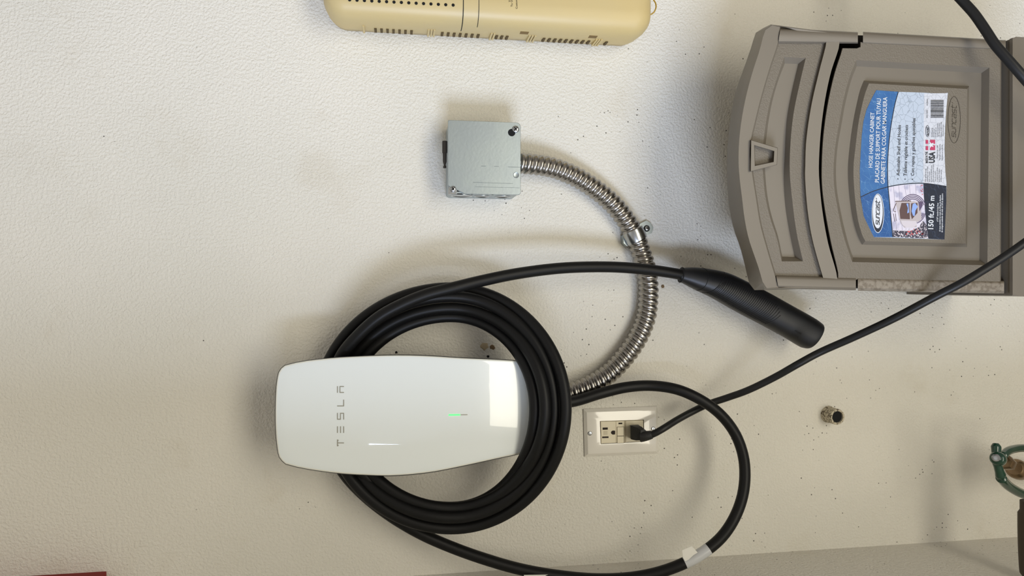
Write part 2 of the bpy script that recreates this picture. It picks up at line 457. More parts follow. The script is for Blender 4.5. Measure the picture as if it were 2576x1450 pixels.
# ------------------------------------------------------------------ charging cable
R_C = .0079
cc = thing('charging_cable', 'thick black charging cable coiled in loops over the white charger and ending in a handle', 'cable', P(1135, 1330, .07))
KX, KY = 1135, 1030
turns = [  # (L x, L depth, T y, T depth, R x, R depth, B y, B depth)
    (800, .046, 725, .064, 1423, .132, 1330, .082),
    (826, .054, 746, .077, 1394, .121, 1303, .091),
    (850, .044, 775, .067, 1371, .131, 1279, .083),
    (873, .055, 797, .054, 1346, .119, 1278, .065)]
path = []
def A_(x, y, d): path.append(P(x, y, d))
for x, y, d in ((1352, 1020, .060), (1385, 1018, .058), (1445, 1010, .052), (1512, 990, .044), (1575, 975, .042), (1640, 971, .045), (1705, 981, .056), (1765, 1008, .064), (1815, 1046, .068),
                (1850, 1093, .070), (1869, 1145, .078), (1874, 1195, .085), (1868, 1248, .092), (1848, 1303, .098), (1816, 1351, .100), (1773, 1388, .100), (1722, 1417, .098),
                (1660, 1440, .093), (1590, 1454, .088), (1500, 1458, .085), (1400, 1449, .080), (1310, 1433, .074), (1225, 1409, .068), (1140, 1379, .062), (1060, 1344, .058), (985, 1300, .054),
                (920, 1250, .050), (868, 1195, .047), (828, 1125, .045)): A_(x, y, d)
big_end = len(path)
st = []
for L_, ld, T_, td, R_, rd, B_, bd in turns:
    st += [(KX-L_, ld), (KY-T_, td), (R_-KX, rd), (B_-KY, bd)]
st.append((KX-842, .064))                    # last, the free end goes over the front
N = 10
def sm(t): return t*t*(3-2*t)
for i in range(len(st)-1):
    a, da = st[i]; b, db = st[i+1]; ph0 = math.pi-i*(-math.pi/2)
    for k in range(N):
        if i == 0 and k == 0: pass
        t = k/N; an = t*math.pi/2
        # quarter ellipse, from the axis of st[i] to the axis of st[i+1]
        u = [(-1, 0), (0, -1), (1, 0), (0, 1)][i % 4]; w = [(0, -1), (1, 0), (0, 1), (-1, 0)][i % 4]
        x = KX+u[0]*a*math.cos(an)+w[0]*b*math.sin(an); y = KY+u[1]*a*math.cos(an)+w[1]*b*math.sin(an)
        A_(x, y, da+(db-da)*sm(t))
for x, y, d in ((842, 1030, .062), (838, 960, .066), (858, 897, .075), (899, 846, .088), (952, 799, .096), (1005, 769, .098), (1071, 742, .097), (1150, 722, .094), (1216, 706, .088), (1300, 689, .080), (1400, 676, .072),
                (1480, 672, .066), (1560, 673, .060), (1640, 680, .056), (1712, 691, .054), (1730, 695, .053)): A_(x, y, d)
dense = catmull(path, .006)
bm = bmesh.new(); tube(bm, dense, R_C, 20)
link('cable_sheath', bm, M_rubber, cc, smooth='all')
# printed wrap-around tag on the big loop
def along(px, py):
    tgt = (px, py); best = None
    for i, p in enumerate(dense[:400]):
        # project back
        q = p-Vector((0, -DIST, CZ)); z = q.y*c_-(q.z)*s_; u = (-q.y*s_-q.z*c_)/z; v = -q.x/z
        x, y = 1288+u*FPX, 725+v*FPX
        e = (x-tgt[0])**2+(y-tgt[1])**2
        if best is None or e < best[0]: best = (e, i)
    return best[1]
i0 = along(1733, 1412); i1 = along(1768, 1390)
i0, i1 = min(i0, i1), max(i0, i1)
bm = bmesh.new(); tube(bm, catmull(dense[i0-1:i1+2], .002), R_C+.0003, 24, caps=False)
tg = link('cable_tag', bm, M_tagc, cc, smooth='all'); tg['label'] = 'silvery clear sticker wrapped round the cable'
bm = bmesh.new(); poly_pts = [(1716, 1385), (1740, 1375), (1748, 1383), (1755, 1391), (1745, 1397), (1732, 1409), (1724, 1413), (1718, 1404)]
prism(bm, poly_pts, .108, .1085)
tf = link('tag_flap', bm, M_tagw, tg); tf['label'] = 'white printed flap of the tag'
bm = bmesh.new(); prism(bm, [(1318, 1447.5), (1392, 1446.5), (1393, 1474), (1319, 1475)], .0855, .0860)
tf = link('tag_flap', bm, M_tagw, cc); tf['label'] = 'white tag edge at the underside of the big loop'

# connector handle
upper = [(1713, 675), (1735, 673), (1761, 674), (1805, 681), (1832, 688), (1884, 712), (1927, 734), (1990, 769), (2050, 803), (2063, 813)]
lower = [(1708, 708), (1727, 718), (1748, 729), (1788, 748), (1841, 778), (1880, 799), (1913, 816), (1970, 847), (2020, 876), (2026, 877)]
def rs(pl, n):
    q = side_pts(pl, n); return q+[pl[-1]]
NH = 46
U = rs(upper, NH); Lw = rs(lower, NH)
def hdepth(t): return .052-.004*t
hand_r = []
for i in range(NH+1):
    t = i/NH; a = P(*U[i], hdepth(t)); b = P(*Lw[i], hdepth(t)); hand_r.append((a, b))
bm = bmesh.new(); rings = []
SEG = 36
def hring(i, k=1.0, push=0):
    a, b = hand_r[i]; c = (a+b)/2; side = (a-b)/2*k; w = side.length
    dep = FRONT*min(w*.98, .0205)*1.0
    out = []
    for j in range(SEG):
        an = 2*math.pi*j/SEG; ca, sa = math.cos(an), math.sin(an)
        ex = 2/2.25
        out.append(c+side*(abs(ca)**ex*(1 if ca > 0 else -1))+dep*(abs(sa)**ex*(1 if sa > 0 else -1)))
    return out
def shift(r, v): return [p+v for p in r]
axis_end = ((hand_r[-1][0]+hand_r[-1][1])/2-(hand_r[-4][0]+hand_r[-4][1])/2).normalized()
rings.append([((hand_r[0][0]+hand_r[0][1])/2).lerp(p, .62) for p in hring(0)])
for i in range(NH+1): rings.append(hring(i))
cE = (hand_r[-1][0]+hand_r[-1][1])/2
last = hring(NH)
rings.append([cE+(p-cE)*.985+axis_end*.001 for p in last])
rings.append([cE+(p-cE)*.955+axis_end*.0020 for p in last])
rings.append([cE+(p-cE)*.92+axis_end*.0020 for p in last])
rings.append([cE+(p-cE)*.90-axis_end*.006 for p in last])
loft(bm, rings, cap0=True)
hd = link('handle', bm, M_handle, cc, smooth=50); hd['label'] = 'black tapered hand grip of the charging plug'
# collar, seam lines and finger ribs hug the grip surface
def hug(i, j0, j1, off, ks=24):
    """points on the handle surface at ring i (float) between angles j0..j1"""
    i_ = int(i); f = i-i_; i_ = min(i_, NH-1)
    a = hand_r[i_][0].lerp(hand_r[i_+1][0], f); b = hand_r[i_][1].lerp(hand_r[i_+1][1], f)
    c = (a+b)/2; side = (a-b)/2; w = side.length; dep = FRONT*min(w*.98, .0205)
    out = []
    for k in range(ks+1):
        an = j0+(j1-j0)*k/ks; ca, sa = math.cos(an), math.sin(an); ex = 2/2.25
        v = side*(abs(ca)**ex*(1 if ca > 0 else -1))+dep*(abs(sa)**ex*(1 if sa > 0 else -1))
        out.append(c+v*(1+off/max(v.length, 1e-6)))
    return out
bm = bmesh.new()
tube(bm, hug(0.4, 0, 2*math.pi*.98, .0002, 30), .0011, 8)
link('cable_collar', bm, M_groove, hd, smooth='all')
bm = bmesh.new(); 
tube(bm, [hug(6.2+1.3*math.sin(k/24*math.pi), .05, math.pi-.05, .00005)[k] for k in range(25)], .00045, 6)
tube(bm, [hug(12.5-4.5*(k/24)**1.6, .25, math.pi-.1, .00005)[k] for k in range(25)], .0003, 6)
link('seam_line', bm, M_groove, hd, smooth='all')
bm = bmesh.new()
nr = 34
for q in range(nr):
    t = q/(nr-1); i = 11.3+t*20.7
    a0 = 1.22 if 3 < q < nr-3 else 1.22+.14*(3-min(q, nr-1-q))
    pts = [hug(i-2.2*((k/24)), a0, 2.75, .00015)[k] for k in range(25)]
    tube(bm, pts, .00052, 6)
link('grip_ribs', bm, M_handle, hd, smooth='all')
bm = bmesh.new()
A = hug(38.2, 1.95, 2.35, .0003, 3); B = hug(40.5, 1.95, 2.35, .0003, 3)
loft(bm, [[A[0], A[3], B[3], B[0]]], cap1=True)
link('latch_slot', bm, M_groove, hd)

# ------------------------------------------------------------------ junction box
JD = .054; jc = P(1219, 397.5, JD); H = .0508
jb = thing('junction_box', 'square galvanised steel electrical box with blank cover on the wall', 'electrical box', Vector((jc.x, 0, jc.z)))
x0, x1, z0, z1 = jc.x-H, jc.x+H, jc.z-H, jc.z+H
bm = bmesh.new()
def rrect(x0, x1, z0, z1, r, y, n=5):
    out = []
    for cx, cz, a0 in ((x1-r, z1-r, 0), (x0+r, z1-r, 90), (x0+r, z0+r, 180), (x1-r, z0+r, 270)):
        for k in range(n+1):
            a = math.radians(a0+90*k/n); out.append(Vector((cx+r*math.cos(a), y, cz+r*math.sin(a))))
    return out
e = .0009
rr = [rrect(x0+e, x1-e, z0+e, z1-e, .005, 0), rrect(x0+e, x1-e, z0+e, z1-e, .005, -JD+.0015), rrect(x0+.0032, x1-.0032, z0+.0032, z1-.0032, .004, -JD+.0015), rrect(x0+.0032, x1-.0032, z0+.0032, z1-.0032, .004, -.003)]
loft(bm, rr, cap0=True)
bd = link('box_body', bm, M_zinc, jb, smooth=40)
# knockouts on the side facing the charger and on the two others
for kx, (zz, yy, r) in enumerate(((z1-.021, -.028, .0155), (z1-.050, -.028, .0112), (z1-.080, -.028, .0112))):
    bm = bmesh.new(); c = Vector((x0+e, yy, zz))
    lathe(bm, c, (-1, 0, 0), [(r, 0), (r, .0006), (r*.88, .0009), (r*.82, .0002)], 36)
    link('knockout', bm, M_zinc2, bd, smooth=40)
    bm = bmesh.new()
    n = 20; R1, R2 = r*.80, r*.66
    # thin dark crescent left by the punched slug
    a = [c+Vector((-.0006, math.cos(t)*R1, math.sin(t)*R1)) for t in [-1.9+1.9*2*k/n-math.pi/2*0 for k in range(n+1)]]
    b = [c+Vector((-.0006, math.cos(t)*R1*.62+.0008, math.sin(t)*R1)) for t in [-1.9+1.9*2*k/n for k in range(n+1)]]
    va = [bm.verts.new(p) for p in a]; vb = [bm.verts.new(p) for p in b]
    for k in range(n): 
        bm.faces.new((va[k], va[k+1], vb[k+1], vb[k]))
    link('knockout_slot', bm, M_hole, bd)
for (yy, zz) in ((-.046, z1-.034), (-.046, z1-.063)):
    bm = bmesh.new(); disc(bm, Vector((x0+e-.0001, yy, zz)), (-1, 0, 0), .0014, 12, .0002); link('screw_hole', bm, M_hole, bd)
# cover with one cut corner (upper left as it hangs) and rounded others
cut = .0135
cov = []
for cx, cz, a0, r in ((x1, z1, 0, .002), (x0, z1, 90, None), (x0, z0, 180, .004), (x1, z0, 270, .006)):
    if r is None:
        cov += [Vector((x0+cut+.0045, 0, z1-.0)), Vector((x0+.006, 0, z1-.0135)), Vector((x0, 0, z1-.0175))][0:0]
        cov += [Vector((x0+.0108, 0, z1)), Vector((x0, 0, z1-.0235))]
    else:
        sx = 1 if cx > jc.x else -1; sz = 1 if cz > jc.z else -1
        for k in range(6):
            a = math.radians(a0+90*k/5); cov.append(Vector((cx-sx*r+r*math.cos(a), 0, cz-sz*r+r*math.sin(a))))
bm = bmesh.new(); ctr = Vector((jc.x, 0, jc.z))
def cy_(l, y, k=1): return [Vector((ctr.x+(p.x-ctr.x)*k, y, ctr.z+(p.z-ctr.z)*k)) for p in l]
loft(bm, [cy_(cov, -JD+.0012), cy_(cov, -JD-.0002), cy_(cov, -JD-.0006, .992)], cap0=True)
cv = link('cover_plate', bm, M_zinc, jb, smooth=30)
bm = bmesh.new(); disc(bm, P(1287, 334, JD)+FRONT*.0007, FRONT, .0052, 24, .0001); link('keyhole', bm, M_hole, cv)
bm = bmesh.new()
for a, b, w in (((1211, 418), (1222, 418), 1), ((1243, 419), (1255, 419), .9), ((1278, 420), (1308, 421), 1), ((1190, 459), (1290, 462), .8), ((1196, 470), (1307, 473), .7)):
    line(bm, [a, b], w*.8, JD+.0009)
link('scratch', bm, mat('scratch_grey', (112, 122, 126), .5, metal=.7), cv)
bm = bmesh.new(); lathe(bm, P(1298, 441, JD)+FRONT*.0006, FRONT, [(.0042, 0), (.0038, .0004), (.003, .0001)], 24); link('dimple', bm, M_zinc, cv, smooth=40)
# screw tabs
bm = bmesh.new(); tb = [(1128, 478), (1131, 466), (1140, 463), (1147, 468), (1150, 480), (1147, 488), (1128, 489)]
prism(bm, tb, JD-.003, JD-.0002); link('screw_tab', bm, M_zinc2, bd)
screw('cover_screw', 1297, 325.5, JD+.0006, .0050, jb); screw('cover_screw', 1140, 476, JD-.0002, .0043, jb)
bm = bmesh.new(); poly(bm, [(1148, 472), (1165, 490), (1150, 489)], JD-.0035); link('corner_gap', bm, M_hole, bd)

# hex driver bit lying on top of the box
bt = bmesh.new()
bz = z1+.0039; y_b = -.046
pA = P(1119, 355, -y_b).x; pB = P(1119, 424, -y_b).x      # runs sideways
Lb = pA-pB
c = Vector((pA, y_b, bz+.0001))
def hexring(x, r): return [Vector((x, y_b+math.cos(math.pi/3*k)*r, bz+math.sin(math.pi/3*k+0)*r)) for k in range(6)]
def circ(x, r, n=6): return hexring(x, r)
loft(bt, [hexring(pA, .0031), hexring(pA-.0006, .0039), hexring(pA-.0165, .0039), hexring(pA-.0172, .0031), hexring(pA-.0290, .0029), hexring(pA-.0325, .0017), hexring(pA-.0340, .0015), hexring(pA-.0352, .0024), hexring(pA-.0375, .0025), hexring(pB+.0003, .0014)], cap0=True)
o = link('driver_bit', bt, M_bit, smooth=25)
tag(o, 'short dark hex driver bit lying on the edge of the steel box', 'driver bit')

# ------------------------------------------------------------------ flexible conduit
fc = thing('flexible_conduit', 'silver corrugated flexible metal conduit curving from the steel box to the charger', 'conduit', P(1630, 740, 0))
cpts = [(1305, 412, .030), (1330, 413, .029), (1365, 417, .026), (1400, 425, .022), (1450, 446, .0175), (1500, 478, .0165), (1542, 514, .0165), (1572, 551, .0165), (1597, 593, .0165), (1613, 636, .0165), (1625, 676, .0165),
        (1631, 715, .0165), (1631, 755, .0165), (1625, 800, .0170), (1606, 848, .019), (1577, 892, .019), (1537, 936, .020), (1495, 965, .023), (1443, 988, .027), (1400, 1003, .028), (1362, 1012, .030)]
cd = catmull([P(*q) for q in cpts], .0006)
pitch = .0090
def cr(s, a):
    t = (s/pitch+a/(2*math.pi)) % 1.0
    # broad rounded ridge with a narrow groove and a small folded lip
    if t < .84: h = math.sin(math.pi*t/.84)**.55
    else: h = .12*math.sin(math.pi*(t-.84)/.16)
    return .0126+.0025*h
bm = bmesh.new(); tube(bm, cd, .013, 32, rfun=cr)
link('corrugated_tube', bm, M_conduit, fc, smooth='all')
bm = bmesh.new(); cF = P(1309, 412, .030); tube(bm, [cF+Vector((0, 0, .004)), cF, cF+Vector((0, 0, -.0015))], .0128, 28)
link('box_fitting', bm, M_zinc2, fc, smooth=40)

# strap holding it
sp = thing('conduit_strap', 'shiny one-hole metal strap clamping the curved conduit to the wall', 'strap', P(1600, 592, 0))
ic = min(range(len(cd)), key=lambda i: (cd[i]-P(1599, 592, .0165)).length)
c0 = cd[ic]; tdir = (cd[ic+20]-cd[ic-20]).normalized(); tdir = Vector((tdir.x, 0, tdir.z)).normalized(); nside = tdir.cross(FRONT).normalized()
tabw = P(1627, 575, .002)
if (tabw-c0).dot(nside) < 0: nside = -nside
bm = bmesh.new()
def arc(rad, off, n=26):
    pts = []
    for k in range(n+1):
        a = math.radians(-20+205*k/n); pts.append(c0+nside*math.cos(a)*rad+FRONT*math.sin(a)*rad+tdir*off)
    return pts
w = .0088
sec = []
for off, rad in ((-w, .0153), (-w, .0158), (-w*.55, .0163), (w*.55, .0163), (w, .0158), (w, .0153)): sec.append(arc(rad, off))
vs = [[bm.verts.new(p) for p in row] for row in sec]
for a in range(len(vs)):
    b = (a+1) % len(vs)
    for k in range(len(vs[a])-1): bm.faces.new((vs[a][k], vs[a][k+1], vs[b][k+1], vs[b][k]))
for k in (0, -1): bm.faces.new([r[k] for r in vs])
link('clamp_band', bm, M_zinc2, sp, smooth=40)
bm = bmesh.new(); prism(bm, [(1606, 568), (1612, 562), (1626, 555), (1637, 561), (1644, 573), (1640, 587), (1627, 592), (1620, 600), (1610, 590)], .0005, .0040); bevel(bm, .0004, 1)
tbp = link('tab', bm, M_zinc, sp)
bm = bmesh.new(); prism(bm, [(1568, 592), (1576, 588), (1587, 593), (1590, 614), (1578, 620), (1569, 612)], .0005, .0140); bevel(bm, .0006, 1)
link('tab', bm, M_zinc, sp)
bm = bmesh.new(); lathe(bm, P(1627, 575, .004), FRONT, [(.0050, -.0002), (.0050, .0001), (.0049, .0001)], 24); link('screw_recess', bm, M_hole, tbp)
screw('screw', 1627, 575, .0042, .0038, sp)

# ------------------------------------------------------------------ outlet
ot = thing('wall_outlet', 'ivory ground-fault socket with glossy cover plate below the white charger', 'outlet', P(1560, 1086, 0))
bm = bmesh.new()
pl = [ring4([[(a[0], a[1]), (b[0], b[1])], [b, c], [c, d], [d, a]], 6) for a, b, c, d in (
    ((1467, 1030), (1653, 1022.5), (1655, 1141), (1470, 1149.5)),
    ((1467.5, 1030), (1653, 1022.5), (1655, 1141), (1470.5, 1149.5)),
    ((1476, 1038), (1649.5, 1032), (1650.5, 1136), (1479.5, 1143)),
    ((1481, 1042), (1646, 1036), (1647, 1132), (1484, 1139)),
    ((1509, 1060), (1620, 1056.5), (1621, 1112), (1511, 1118)),
    ((1510, 1061), (1619, 1057.5), (1620, 1111), (1512, 1117)))]
loft(bm, [at(r, d) for r, d in zip(pl, (.0002, .0022, .0062, .0068, .0068, .0040))], cap1=False)
cp = link('cover_plate', bm, M_plate, ot, smooth=25)
def quad_ring(a, b, c, d): return [a, b, c, d]
bm = bmesh.new()
prism(bm, [(1511.5, 1061.5), (1618, 1058.5), (1619, 1110.5), (1512.5, 1116.5)], .003, .0078); bevel(bm, .0008, 2)
dv = link('socket_face', bm, M_device, ot, smooth=30)
def patch(name, pts, m, d, par, th=.0004, bev=0):
    bm = bmesh.new(); prism(bm, pts, d-th, d)
    if bev: bevel(bm, bev, 1)
    return link(name, bm, m, par)
def rect(x0, y0, x1, y1, sk=-.03): return [(x0, y0), (x1, y0+(x1-x0)*sk), (x1, y1+(x1-x0)*sk), (x0, y1)]
patch('socket_slot', rect(1516, 1076.5, 1529, 1082), M_slot, .0080, dv)
patch('socket_slot', rect(1515, 1099, 1531, 1103), M_slot, .0080, dv)
patch('shutter_mark', rect(1518.5, 1085, 1528.5, 1095), mat('ivory_dull', (200, 190, 164), .5), .0080, dv)
gh = [(1547.5, 1084.5), (1547.5, 1093.5)]+[(1543-6.0*math.sin(t)+0, 1089+5.2*math.cos(t)) for t in [math.pi*k/10 for k in range(11)]]
patch('ground_hole', gh, M_slot, .0080, dv)
patch('groove', rect(1549, 1060.5, 1550.2, 1115), mat('ivory_shade', (176, 164, 136), .5), .0080, dv)
patch('groove', rect(1570.5, 1060, 1575, 1114), MATS['ivory_shade'], .0080, dv)
patch('indicator_light', rect(1556, 1064.2, 1565.5, 1068), M_slot, .0080, dv)
patch('button_gap', rect(1552.3, 1074.5, 1569.7, 1116), M_slot, .0080, dv)
patch('reset_button', rect(1553.2, 1075.3, 1569, 1097), M_device, .0092, dv, .0014, .0003)
patch('test_button', rect(1553.2, 1098.4, 1569, 1115.3), M_device, .0092, dv, .0014, .0003)
o = screw('plate_screw', 1484, 1091, .0067, .0033, ot, .0008, slot='-'); screw('plate_screw', 1643, 1079.5, .0067, .0033, ot, .0008, slot='-')

# plug and cord
pc = thing('electrical_cord', 'thin black power cord plugged into the wall outlet and running across the storage cabinet', 'cord', P(1605, 1090, .01))
bm = bmesh.new()
base = [(1586, 1071), (1602, 1068), (1612, 1078), (1612, 1100), (1603, 1106), (1587, 1104)]
r0 = at([(1586, 1070), (1606, 1069), (1614, 1076), (1614, 1098), (1604, 1105), (1586, 1104)], .0085)
r1 = at([(1586, 1071), (1605, 1070), (1617, 1078), (1617, 1100), (1605, 1107), (1588, 1106)], .024)
r2 = at([(1603, 1077), (1614, 1074), (1624, 1083), (1624, 1102), (1614, 1109), (1600, 1109)], .034)
r3 = at([(1612, 1083), (1620, 1081), (1630, 1088), (1631, 1102), (1622, 1109), (1611, 1108)], .040)
loft(bm, [r0, r1, r2, r3], cap0=True); bevel(bm, .0012, 2)
link('plug', bm, mat('plug_black', (24, 24, 24), .5, bump=(900, .0006, .8)), pc, smooth=40)
kp = [(1612, 1098, .034), (1626, 1097, .039), (1640, 1094, .042), (1665, 1081, .046), (1700, 1059, .040), (1740, 1037, .036), (1780, 1018, .036), (1830, 1001, .045), (1880, 983, .062), (1950, 949, .085), (2010, 915, .108), (2060, 888, .117), (2150, 848, .150), (2250, 801, .188), (2350, 748, .222),
      (2420, 712, .240), (2480, 676, .250), (2530, 644, .258), (2576, 612, .265), (2640, 566, .27), (2760, 500, .27), (2950, 440, .25), (3150, 410, .22)]
kd = catmull([P(*q) for q in kp], .006)
bm = bmesh.new(); tube(bm, kd, .0051, 16)
link('cord_sheath', bm, M_cord, pc, smooth='all')
bm = bmesh.new(); rl = catmull([P(*q) for q in kp[:3]], .002)
tube(bm, rl, .007, 16, sect=lambda s: (.0088-.0028*s, .0088-.0028*s)); link('strain_relief', bm, MATS['plug_black'], pc, smooth='all')

# other cable at the upper right of the picture
kp2 = [(2120, -420, .010), (2190, -340, .050), (2270, -230, .110), (2330, -135, .165), (2372, -66, .195), (2392, -30, .205), (2422, 3, .212), (2450, 34, .22), (2478, 74, .228), (2503, 112, .235), (2533, 147, .242), (2560, 178, .247), (2590, 212, .25), (2650, 275, .25), (2780, 350, .24), (2950, 375, .22), (3150, 370, .20)]
bm = bmesh.new(); tube(bm, catmull([P(*q) for q in kp2], .005), .0060, 18)
o = link('power_cable', bm, M_cord, smooth='all')
tag(o, 'short stretch of thicker black cable hanging over the far corner of the storage cabinet', 'cable')

# ------------------------------------------------------------------ storage cabinet
FD = .200
cb = thing('storage_cabinet', 'taupe plastic arched hose storage cabinet with blue and white label on the wall', 'cabinet', P(2200, 400, 0))
S_out = [(1919, 730), (1899, 731), (1887, 718), (1875, 673), (1862, 623), (1845, 574), (1832, 499), (1829, 425), (1830, 371), (1837, 302), (1850, 233), (1872, 170), (1893, 109), (1900, 84), (1939, 61.5)]
S_rim = [(1928, 727), (1921, 722), (1919, 715), (1907, 673), (1894, 636), (1882, 599), (1872, 549), (1866, 499), (1860, 450), (1857, 399), (1861, 330), (1872, 261), (1889, 192), (1911, 123), (1926, 73), (1942, 62)]
S_in = [(1959, 725), (1947, 685), (1927, 618), (1912, 561), (1902, 499), (1892, 435), (1886, 390), (1889, 352), (1897, 316), (1914, 247), (1936, 172), (1958, 103), (1962, 66)]
S_in2 = [(x+3, y) for x, y in S_in]
band_r = [(2112, 84), (2112, 112), (2090, 183), (2074, 261), (2064, 343), (2060, 426), (2061, 450), (2068, 524), (2083, 611), (2105.5, 693), (2108, 725)]
band_l = [(2079, 100), (2078, 112), (2060, 183), (2041, 266), (2028, 357), (2025.5, 426), (2025, 437), (2031, 524), (2043, 599), (2068, 690), (2071, 700)]
# ring sides: top (left->right), right (top->bottom), bottom (right->left), left arch (bottom->top)
def lidring(left, right, topy=None):
    return ring4([[left[-1], right[0]], right, [right[-1], left[0]], left], 34)
bm = bmesh.new()
ins = lambda r, cx, cy, k: [(cx+(x-cx)*k, cy+(y-cy)*k) for x, y in r]
L0 = lidring(S_out, band_r); L1 = lidring(S_rim, band_r); L2 = lidring(S_in, band_l); L2b = lidring(S_in2, [(x-2, y) for x, y in band_l])
rec_o = ring4([[(1973, 143.5), (2027, 146)], [(2027, 146), (2013, 205), (1996, 288), (1988, 371), (1987, 437), (1994, 512), (2004, 586), (2020, 658)], [(2020, 658), (1966.5, 658)],
               [(1966.5, 658), (1954, 598.6), (1939, 554), (1927, 504), (1920.5, 450), (1918, 400), (1922, 343), (1936, 261), (1952, 205), (1973, 143.5)]], 34)
rec_i = ring4([[(1974, 160), (2008, 161)], [(2008, 161), (1991, 233), (1979, 302), (1974.5, 385), (1971.5, 450), (1976, 524), (1989, 599), (1999, 647)], [(1999, 647), (1968, 646)],
               [(1968, 646), (1957, 594), (1943, 550), (1932, 502), (1926, 450), (1924, 400), (1928, 345), (1941, 263), (1957, 205), (1974, 160)]], 34)
back = [Vector((p.x, -.115, p.z)) for p in at(ins(L0, 2030, 400, .88), .14)]
loft(bm, [back, at(ins(L0, 2010, 400, .985), .135), at(L0, .155), at(L1, FD-.001), at(ins(L1, 1990, 400, .994), FD+.001), at(ins(L2, 1990, 400, 1.004), FD), at(L2b, FD-.006), at(rec_o, FD-.006), at(rec_i, FD-.017)],
     cap0=True, mats=[0, 0, 0, 0, 0, 0, 1, 0, 0])
lid = link('lid', bm, [M_beige, M_beige_t], cb, smooth=28)
# band's cliff already in the ring; rails
def rail(name, pts, par, m=M_beige, d0=.150, d1=FD+.002):
    """bar between two pixel lines given as quad a,b (outer l->r) c,d (inner r->l)"""
    a, b, c, d = pts; bm = bmesh.new()
    prof = [(0, -.040), (0, -.010), (.06, -.003), (.22, 0), (.70, 0), (.86, -.0012), (.95, -.004), (1, -.008), (1, -.04)]
    R = []
    n = 2
    for e in (0, 1):
        o_ = a if e == 0 else b; i_ = d if e == 0 else c
        R.append([P(o_[0]+(i_[0]-o_[0])*t, o_[1]+(i_[1]-o_[1])*t, d1+h) for t, h in prof])
    loft(bm, R, cap0=True, cap1=True)
    bevel(bm, .0006, 1, 60)
    return link(name, bm, m, par, smooth=45)
rail('side_rail', [(1963, 71), (2158, 81), (2158, 110), (1958, 109)], lid)
rail('side_rail', [(1959, 726.5), (2153, 731), (2153, 698), (1952, 693)], lid)
# keystone latch
bm = bmesh.new()
kq = [[(1889, 352), (1956.6, 372), (1955, 415), (1887.6, 432)], [(1890, 353.5), (1955.5, 373), (1954, 414), (1889, 430.5)], [(1897, 365), (1948, 380), (1946.5, 408), (1898.5, 418)], [(1899, 368), (1946.5, 382), (1945, 406), (1900.5, 415)]]
loft(bm, [at(kq[0], FD-.006), at(kq[0], FD+.003), at(kq[1], FD+.0045), at(kq[2], FD+.0045), at(kq[3], FD-.004)], cap1=True, mats=[0, 0, 0, 0, 1])
link('latch', bm, [M_beige, M_beige_t], lid, smooth=30)

# door panel
gapL = [(2107, 695), (2107, 689), (2089, 611), (2073, 524), (2066.5, 470), (2065.5, 426), (2069.6, 343), (2081, 261), (2098.6, 183), (2118, 123), (2119, 118)]
def drring(l, tr, br, n=34): return ring4([[l[-1], tr], [tr, br], [br, l[0]], l], n)
gapL = [(2107, 703)]+gapL[1:-1]+[(2118, 121.5)]
def lin_pts(pl, n):
    seg = [math.dist(a, b) for a, b in zip(pl, pl[1:])]; tot = sum(seg); out = []
    for k in range(n):
        t = tot*k/n; i = 0
        while t > seg[i]: t -= seg[i]; i += 1
        f = t/seg[i]; out.append((pl[i][0]+(pl[i+1][0]-pl[i][0])*f, pl[i][1]+(pl[i+1][1]-pl[i][1])*f))
    return out
def notch(l, xs_, xe, y0, y1, xr_, yb_): 
    return lin_pts([l[-1], (xs_, l[-1][1]+.5), (xs_, y0), (xe, y1)], 34)+side_pts([(xe, y1), (xr_, yb_)], 34)+side_pts([(xr_, yb_), l[0]], 34)+side_pts(l, 34)
D1 = notch(gapL, 2163, 2519, 106, 120, 2518, 712)
D1i = notch([(x+2, y) for x, y in gapL], 2165, 2516, 106, 120, 2515, 712)
ro = drring([(2144, 659.5), (2133, 628), (2120, 586), (2108, 529), (2099, 474), (2097, 425), (2101, 370), (2110, 316), (2121, 255), (2137, 194.5), (2154, 151.5)], (2489, 170), (2484, 668))
ri = drring([(2146, 648), (2137, 622), (2126, 582), (2114, 528), (2105, 474), (2103, 425), (2107, 370), (2116, 318), (2127, 258), (2142, 200), (2155, 167)], (2469, 184), (2464, 656))
po = drring([(2168.6, 616), (2158, 594), (2145, 549), (2136, 487), (2133, 425), (2137, 371), (2145.5, 310), (2156.5, 255), (2164, 225), (2173, 203)], (2438, 217), (2433, 622))
pi_ = drring([(2177, 607), (2172.6, 600), (2160, 561), (2151, 499), (2147, 425), (2152, 371), (2161, 302), (2171, 255), (2178, 230), (2186, 210)], (2433, 224), (2429, 613))
bm = bmesh.new()
loft(bm, [at(D1, .165), at(D1, FD-.004), at(D1i, FD-.001), at(ro, FD-.001), at(ri, FD-.012), at(po, FD-.012), at(pi_, FD-.004)], cap0=True, mats=[0, 0, 1, 0, 0, 0, 1])
door = link('door', bm, [M_beige, M_beige_t], cb, smooth=28)
rail('side_rail', [(2171, 80), (2530, 101), (2530, 127), (2171, 111)], door)
rail('side_rail', [(2158, 732), (2526, 739), (2526, 707), (2158, 699)], door, M_beige_w)
bm = bmesh.new()
line(bm, [(2420, 734), (2526, 737)], 1, FD); bm.free()
